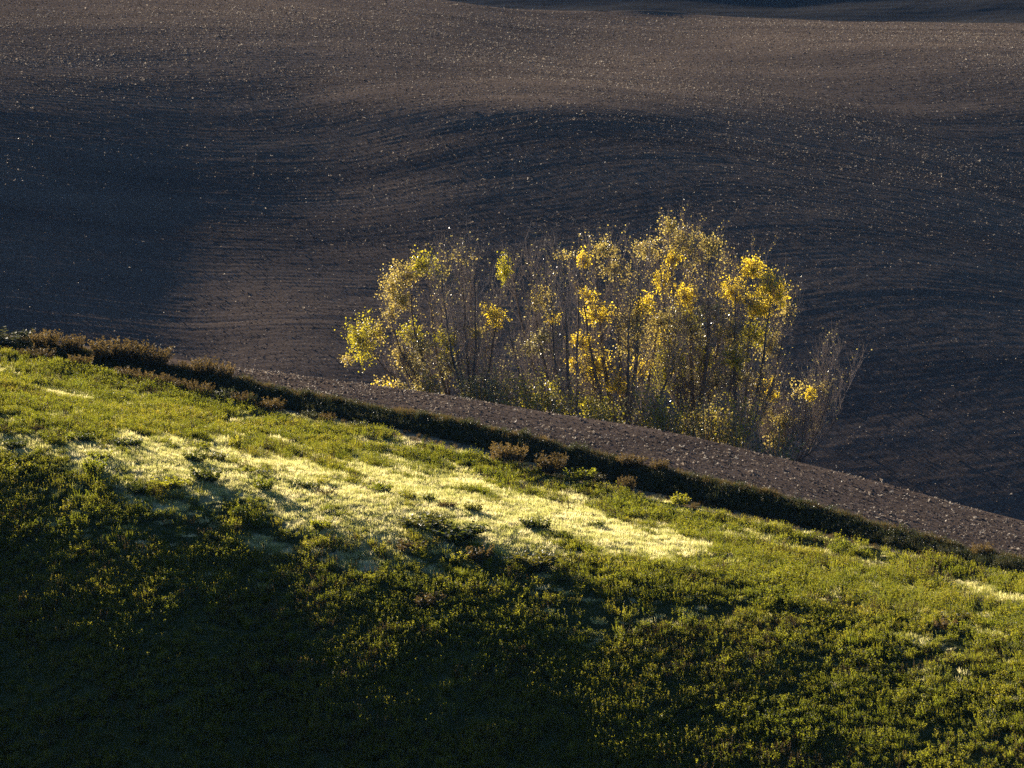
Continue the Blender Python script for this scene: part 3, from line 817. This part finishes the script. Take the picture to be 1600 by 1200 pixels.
make_tree('poplar_tree', 'tallest tree of the clump with thinning gold leaves at its top', 1090, 240,
    [(1002, 396, 1), (1030, 380, -1), (1047, 349, 0), (1076, 350, 1), (1108, 368, -1), (1134, 402, 1), (1050, 480, 2), (1110, 450, -2), (1040, 560, 0)],
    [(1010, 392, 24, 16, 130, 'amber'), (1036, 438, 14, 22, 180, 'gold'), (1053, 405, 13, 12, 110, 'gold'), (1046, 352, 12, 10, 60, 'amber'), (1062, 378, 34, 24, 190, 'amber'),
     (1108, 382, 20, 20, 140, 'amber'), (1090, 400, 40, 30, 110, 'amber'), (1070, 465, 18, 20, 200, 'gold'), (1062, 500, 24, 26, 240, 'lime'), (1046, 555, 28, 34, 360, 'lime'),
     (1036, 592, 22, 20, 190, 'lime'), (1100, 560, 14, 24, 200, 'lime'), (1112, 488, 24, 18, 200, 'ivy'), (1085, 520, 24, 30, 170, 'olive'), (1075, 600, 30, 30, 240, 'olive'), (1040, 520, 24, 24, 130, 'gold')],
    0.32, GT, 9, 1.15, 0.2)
make_tree('poplar_tree', 'right hand yellow tree with bright lemon crown leaning right', 1142, 238,
    [(1150, 432, 0), (1178, 402, 1), (1206, 425, -1), (1232, 455, 0), (1218, 515, 1), (1190, 575, -1), (1142, 500, 1)],
    [(1175, 420, 18, 17, 230, 'gold'), (1146, 455, 20, 22, 230, 'gold'), (1200, 452, 26, 26, 250, 'gold'), (1190, 486, 22, 14, 170, 'gold'), (1216, 462, 14, 18, 120, 'gold'),
     (1176, 522, 30, 22, 260, 'lime'), (1150, 560, 22, 22, 230, 'lime'), (1200, 540, 16, 22, 150, 'amber'), (1178, 470, 26, 20, 90, 'amber'), (1120, 600, 24, 24, 150, 'olive'), (1160, 590, 24, 16, 120, 'olive'),
     (1228, 480, 14, 24, 50, 'amber'), (1140, 520, 22, 20, 130, 'amber')], 0.27, GT, 7, 1.0, 0.15)
make_tree('young_tree', 'low young tree with orange leaves beside the right hand yellow tree', 1212, 240,
    [(1194, 596, 0), (1208, 590, 1), (1228, 630, 0), (1240, 650, -1), (1200, 640, 1)],
    [(1196, 605, 18, 15, 110, 'gold'), (1205, 618, 12, 10, 60, 'gold'), (1222, 660, 17, 20, 130, 'amber'), (1190, 640, 20, 20, 60, 'amber'), (1212, 690, 16, 12, 60, 'amber')], 0.09, GT, 5, .8)
make_tree('bare_tree', 'wispy leafless tree at the right end with one orange leaf spray', 1232, 238,
    [(1264, 575, 0), (1290, 530, 1), (1312, 520, -1), (1332, 552, 0), (1284, 600, 1), (1300, 580, 0)],
    [(1265, 617, 6, 13, 60, 'gold'), (1250, 612, 26, 18, 50, 'amber'), (1278, 606, 20, 14, 30, 'amber')], 0.08, GT, 5, .7)

# undergrowth at the feet of the trees
def make_understory(name, label, cu, cD, cy, rx, ry, nleaf, mk, mk2):
    base = place(cu, cD, ground_z(cu, cD) - .1)
    root = bpy.data.objects.new(name, None); COL.objects.link(root)
    root.location = base; tag(root, label, 'shrub', 'undergrowth below the trees')
    c = at(cu, cy, cD) - base; s = cD / FPX
    nleaf = int(nleaf * 4.2)
    nb = max(10, nleaf // 26)
    g = rng.normal(0, .55, (nb, 3)); g /= np.maximum(1, np.linalg.norm(g, axis=1) / 1.1)[:, None]
    e = c + g * np.array([rx * 1.15 * s, 1.3, ry * 1.2 * s])
    e[:, 2] = np.maximum(e[:, 2], 0.3)
    tb, pts = [], []
    for q in e:
        b = wiggle(bez(np.array([q[0] * .35, q[1] * .3, 0]), np.array([q[0] * .5, q[1] * .4, q[2] * .5]), q - UPV * q[2] * .25, q, 6), .03)
        tb.append((b, np.linspace(.03, .008, 6)))
        m = max(3, nleaf // nb)
        t = rng.uniform(.45, 1.02, m); i = np.clip((t * 5).astype(int), 0, 4); f = (t * 5 - i)[:, None]
        pts.append(b[i] * (1 - f) + b[i + 1] * f + rng.normal(0, .16, (m, 3)))
    pts = np.concatenate(pts); m = len(pts); h = m // 2
    add('stems', tube_mesh('stems', tb, M['twig'], 4), root)
    for sl_, mat in ((slice(0, h), mk), (slice(h, m), mk2)):
        q = pts[sl_]; k = len(q)
        d = rand_dir(k, -.7, .5); sd = unit(np.cross(d, rand_dir(k, -1, 1))); L = rng.uniform(.09, .17, k)
        v, f = leaf_quads(q, d, sd, L, L * .8)
        add('foliage', mesh_from('foliage', v, f, M[mat], False, np.repeat(rng.uniform(0, 1, k), 4)), root)
    return root
for a in [
    ('yellow sprig of undergrowth at the left foot of the clump', 590, 235, 596, 22, 10, 110, 'gold', 'amber'),
    ('brownish undergrowth between the leftmost yellow tree and the field edge', 655, 233, 600, 40, 22, 420, 'olive', 'amber'),
    ('olive undergrowth under the leafless grey tree', 755, 231, 600, 45, 34, 620, 'olive', 'olive'),
    ('pale flecked undergrowth left of the dark leaning tree', 845, 230, 612, 52, 30, 800, 'olive', 'lime'),
    ('yellow green bush right of the dark leaning tree', 935, 230, 640, 34, 22, 380, 'lime', 'olive'),
    ('dark olive thicket between the forked tree and the tallest tree', 1035, 231, 640, 50, 36, 760, 'olive', 'lime'),
    ('dense dark thicket at the foot of the tallest tree', 1105, 231, 655, 48, 36, 760, 'olive', 'amber'),
    ('sparse yellow bush under the right hand yellow tree', 1150, 231, 640, 36, 34, 330, 'amber', 'lime'),
    ('dead brown thicket at the right foot of the clump', 1205, 229, 690, 45, 26, 260, 'olive', 'ivy')]:
    make_understory('undergrowth_shrub', *a)

# ------------------------------------------------------------------ shrubs along the bank and bushes on the meadow
def hit(px, py):
    d = TD[TD > 110]
    zt = near_z(np.full_like(d, px), d); zr = ray_z(py, d)
    k = np.argmax(zt >= zr)
    return place(px, d[k], zt[k]), d[k]

def bushy(name, mat, n_stem, leaves, lean, ll, spire):
    return weed_mesh(name, mat, n_stem, leaves, 0.42, 1.0, ll, lean, spire)
KIND = {
    'russet': [bushy('russet_shrub_%d' % k, M['heather'], 70, 26, 0.45, 0.15, True) for k in range(3)],
    'dark': [bushy('dark_bush_%d' % k, M['bush'], 40, 24, 0.6, 0.2, False) for k in range(3)],
    'green': [bushy('green_bush_%d' % k, M['weed'], 30, 22, 0.55, 0.2, False) for k in range(3)],
    'brown': [bushy('brown_bush_%d' % k, M['heather'], 30, 18, 0.6, 0.2, False) for k in range(2)],
    'bank': [bushy('bank_bush_%d' % k, M['bank_leaf'], 40, 22, 0.55, 0.16, False) for k in range(3)],
    'stalk': [weed_mesh('stalk_%d' % k, M['pale_stalk'], 4, 16, 0.25, 1.0, 0.1, 0.1, True) for k in range(2)],
}
def bush(name, kind, px, py, w, h, label, cat, group, D=None, sink=0.04):
    """w, h: apparent size in photo pixels, foot at px, py"""
    if D is None: p, d = hit(px, py)
    else:
        d = D; p = place(px, d, float(near_z(px, d)))
    s = (d * CP + 7) / FPX
    o = add(name, random.choice(KIND[kind]))
    o.location = p - np.array([0, 0, sink])
    sx = w * s / 1.05
    o.scale = (sx, sx * random.uniform(.8, 1.1), h * s / 1.0)
    o.rotation_euler = (0, 0, random.uniform(0, 6.28))
    return tag(o, label, cat, group)

# shrubs standing on the bank (distance behind the meadow edge given in metres)
G1 = 'shrubs along the bank'
for kind, px, off, w, h, lab in [
    ('bank', 18, 5.6, 60, 20, 'dark leafy shrub at the left picture edge behind the meadow'),
    ('russet', 70, 5.6, 34, 26, 'russet feathery shrub, first on the bank from the left'),
    ('russet', 113, 5.4, 32, 28, 'rounded olive brown shrub, second russet one from the left'),
    ('russet', 172, 5.6, 46, 30, 'widest of the brown shrubs, left half of the long bank thicket'),
    ('russet', 205, 5.8, 40, 30, 'brown shrub joined to the right of the widest one'),
    ('russet', 243, 5.8, 42, 30, 'orange brown shrub ending the long bank thicket'),
    ('russet', 285, 6.0, 28, 16, 'low brown shrub in the dip of the bank top'),
    ('russet', 322, 6.0, 30, 28, 'pointed brown shrub on the bank before the ploughed strip begins'),
    ('russet', 350, 6.0, 26, 26, 'brown shrub where the ploughed strip begins'),
    ('bank', 480, 6.0, 20, 16, 'dark tuft on the bank at the narrow end of the ploughed strip'),
    ('bank', 555, 6.0, 20, 14, 'second dark tuft on the bank below the narrow strip'),
    ('bank', 735, 6.1, 26, 16, 'yellowish tuft on the bank below the leafless grey tree'),
    ('bank', 820, 6.2, 16, 20, 'upright dark tuft on the bank below the dark leaning tree'),
    ('bank', 905, 6.2, 26, 18, 'olive tuft on the bank below the forked tree'),
    ('russet', 985, 6.2, 36, 16, 'orange grass clump on the bank top below the forked tree'),
    ('russet', 1032, 6.2, 22, 20, 'dry brown tuft on the bank below the tallest tree'),
    ('bank', 1150, 6.2, 30, 14, 'low bank tuft below the right hand yellow tree'),
    ('bank', 1280, 6.1, 36, 14, 'grass tuft on the bank halfway along its right part'),
    ('bank', 1402, 6.1, 22, 18, 'sunlit green tuft where the bank shadow breaks at right'),
    ('russet', 1535, 6.1, 30, 20, 'straw brown tuft on the bank near the right picture edge')]:
    bush('bank_shrub', kind, px, 0, w, h * (1.2 if px < 400 else 1.15), lab, 'shrub', G1, D=float(DE_(px)) + off)
G2 = 'shrubs between the meadow edge and the track'
for kind, px, off, w, h, lab in [
    ('russet', 60, 2.6, 44, 16, 'low speckled shrub at the far left of the meadow edge'),
    ('russet', 125, 2.6, 30, 18, 'brown shrub right above the meadow edge near the left side'),
    ('russet', 200, 2.4, 30, 16, 'first brown shrub of the front row below the bank thicket'),
    ('russet', 224, 2.4, 26, 16, 'second brown shrub of the front row below the bank thicket'),
    ('russet', 255, 2.2, 28, 18, 'third brown shrub of the front row, paler tipped'),
    ('russet', 287, 2.2, 30, 18, 'fourth brown shrub of the front row, darker'),
    ('russet', 315, 2.2, 30, 19, 'fifth brown shrub of the front row'),
    ('bank', 350, 2.2, 32, 20, 'olive shrub of the front row with spiky tips'),
    ('russet', 380, 2.2, 26, 20, 'russet shrub of the front row left of the gap'),
    ('bank', 396, 2.0, 12, 22, 'thin green shoot at the gap in the front row'),
    ('russet', 422, 2.0, 36, 20, 'last brown shrub of the front row right of the gap'),
    ('bank', 486, 2.0, 30, 14, 'small olive shrub on the meadow edge after the front row'),
    ('russet', 512, 2.0, 20, 14, 'small brown shrub on the meadow edge after the front row'),
    ('bank', 560, 1.6, 24, 14, 'dark low plant where the pale track comes into view'),
    ('russet', 793, 1.8, 44, 26, 'dark purple brown shrub on the track, left of a pair'),
    ('russet', 862, 1.8, 46, 28, 'dark purple brown shrub on the track, right of a pair'),
    ('green', 905, 1.6, 34, 20, 'green shrub on the track edge right of the purple pair'),
    ('bank', 928, 1.6, 24, 18, 'olive shrub touching the green one on the track edge'),
    ('russet', 978, 1.8, 20, 22, 'upright brown weed on the track under the tallest tree'),
    ('green', 1062, 1.4, 24, 16, 'small bright shrub on the track edge toward the right')]:
    bush('track_shrub', kind, px, 0, w, h * 1.3, lab, 'shrub', G2, D=float(DE_(px)) + off * 0.35)

G3 = 'bushes on the pale grass'
MB = [  # kind, foot column, foot row, width, height, words
    ('dark', 22, 702, 26, 16, 'dark bush at the left picture edge above the pale grass'),
    ('dark', 33, 724, 24, 14, 'dark bush below the one at the left picture edge'),
    ('green', 108, 690, 18, 16, 'light green bush at the upper left tip of the pale grass'),
    ('dark', 133, 692, 22, 16, 'dark round bush right of the light green one, upper left'),
    ('green', 148, 742, 26, 30, 'tall yellow green bush on the left part of the pale grass'),
    ('green', 158, 718, 26, 16, 'green bush just above the tall yellow green one'),
    ('dark', 200, 698, 32, 16, 'dark bush on the upper rim of the pale grass at left'),
    ('dark', 214, 774, 24, 18, 'dark bush on the lower rim of the pale grass at left'),
    ('green', 268, 764, 40, 22, 'wide olive bush below the dark trio'),
    ('green', 313, 704, 26, 16, 'olive brown bush above the dark trio'),
    ('dark', 305, 724, 24, 20, 'nearly black bush, left one of the dark trio'),
    ('dark', 336, 722, 28, 16, 'dark bush, right one of the dark trio'),
    ('dark', 322, 754, 38, 24, 'large dark bush with long shadow, lowest of the dark trio'),
    ('green', 368, 702, 18, 22, 'upright green bush on the upper rim of the pale grass'),
    ('green', 382, 741, 20, 14, 'small olive bush between the dark trio and the bright green bush'),
    ('dark', 404, 743, 24, 9, 'flat dark bush above the bright green bush'),
    ('dark', 424, 744, 9, 7, 'tiny dark bush beside the flat dark one'),
    ('green', 412, 768, 26, 26, 'bright green leafy bush in the middle left of the pale grass'),
    ('dark', 461, 760, 16, 12, 'first small dark bush right of the bright green one'),
    ('dark', 485, 766, 22, 16, 'second small dark bush right of the bright green one'),
    ('green', 505, 758, 18, 14, 'green bush above the second small dark bush'),
    ('brown', 508, 776, 24, 14, 'brown bush below the small dark pair'),
    ('dark', 372, 812, 15, 20, 'small upright bush under the large dark bush shadow'),
    ('green', 503, 828, 26, 22, 'green bush with a long shadow on the lower rim'),
    ('green', 594, 770, 28, 18, 'bright bush in the centre of the pale grass'),
    ('green', 638, 782, 22, 17, 'first of four small bushes in a row right of centre'),
    ('dark', 670, 786, 13, 16, 'second of four small bushes in a row, narrow and dark'),
    ('brown', 700, 796, 20, 16, 'third of four small bushes in a row, brownish'),
    ('dark', 740, 801, 20, 18, 'last of four small bushes in a row, dark and round'),
    ('dark', 657, 826, 54, 22, 'wide dark bush on the lower part of the pale grass'),
    ('dark', 712, 842, 60, 24, 'broad green bush right of the wide dark one'),
    ('dark', 838, 828, 32, 22, 'dark bush at the right part of the pale grass'),
    ('dark', 870, 842, 22, 14, 'small dark bush below right of the dark one'),
    ('dark', 930, 826, 20, 13, 'small dark bush near the right tip of the pale grass'),
    ('brown', 752, 878, 30, 28, 'brown bush below the pale grass'),
    ('green', 716, 880, 24, 18, 'green bush touching the brown one below the pale grass'),
    ('brown', 640, 862, 34, 20, 'brownish bush on the lower slope left of the brown one'),
    ('brown', 668, 950, 34, 24, 'fluffy tan tuft on the shaded slope'),
    ('green', 578, 914, 14, 20, 'small sunlit plant at the edge of the shade'),
    ('dark', 1492, 974, 36, 20, 'dark bush near the right picture edge'),
    ('brown', 1474, 984, 26, 20, 'brown bush left of the dark one at right'),
    ('dark', 300, 698, 30, 10, 'low dark plant above the olive brown bush'),
    ('dark', 830, 888, 50, 26, 'big leafy bush on the slope right of the brown bush'),
]
for kind, px, py, w, h, lab in MB:
    bush('meadow_bush', kind, px, py, w, h, lab, 'bush', G3)
for px, py, w, h, lab in [
    (446, 786, 14, 24, 'pair of pale weed stalks below the bright green bush'),
    (525, 780, 20, 20, 'pale forked weed stalks right of the brown bush'),
    (402, 712, 22, 20, 'yellowish weed spikes on the upper rim of the pale grass'),
    (565, 858, 6, 20, 'single thin weed stalk on the lower slope'),
    (990, 1040, 20, 18, 'faint weed stalks in the shaded slope')]:
    bush('weed_stalk', 'stalk', px, py, w, h, lab, 'weed', 'weed stalks')

# ------------------------------------------------------------------ thin blue air
hz = bpy.data.materials.new('haze_air'); hz.use_nodes = True
hn = hz.node_tree; hn.nodes.clear()
ho = hn.nodes.new('ShaderNodeOutputMaterial'); pv = hn.nodes.new('ShaderNodeVolumePrincipled')
pv.inputs['Color'].default_value = (0.5, 0.75, 1.0, 1)
pv.inputs['Density'].default_value = 0.00004
pv.inputs['Anisotropy'].default_value = -0.6
hn.links.new(pv.outputs[0], ho.inputs['Volume'])
x0, x1, y0, y1, z0, z1 = -2600, 2600, -220, 4200, -75, 9
v = np.array([[x, y, z] for z in (z0, z1) for y in (y0, y1) for x in (x0, x1)], float)
f = np.array([[0, 2, 3, 1], [4, 5, 7, 6], [0, 1, 5, 4], [2, 6, 7, 3], [0, 4, 6, 2], [1, 3, 7, 5]])
tag(add('haze', mesh_from('haze', v, f, hz)), 'thin blue haze in the air over the fields', 'haze', kind='stuff')
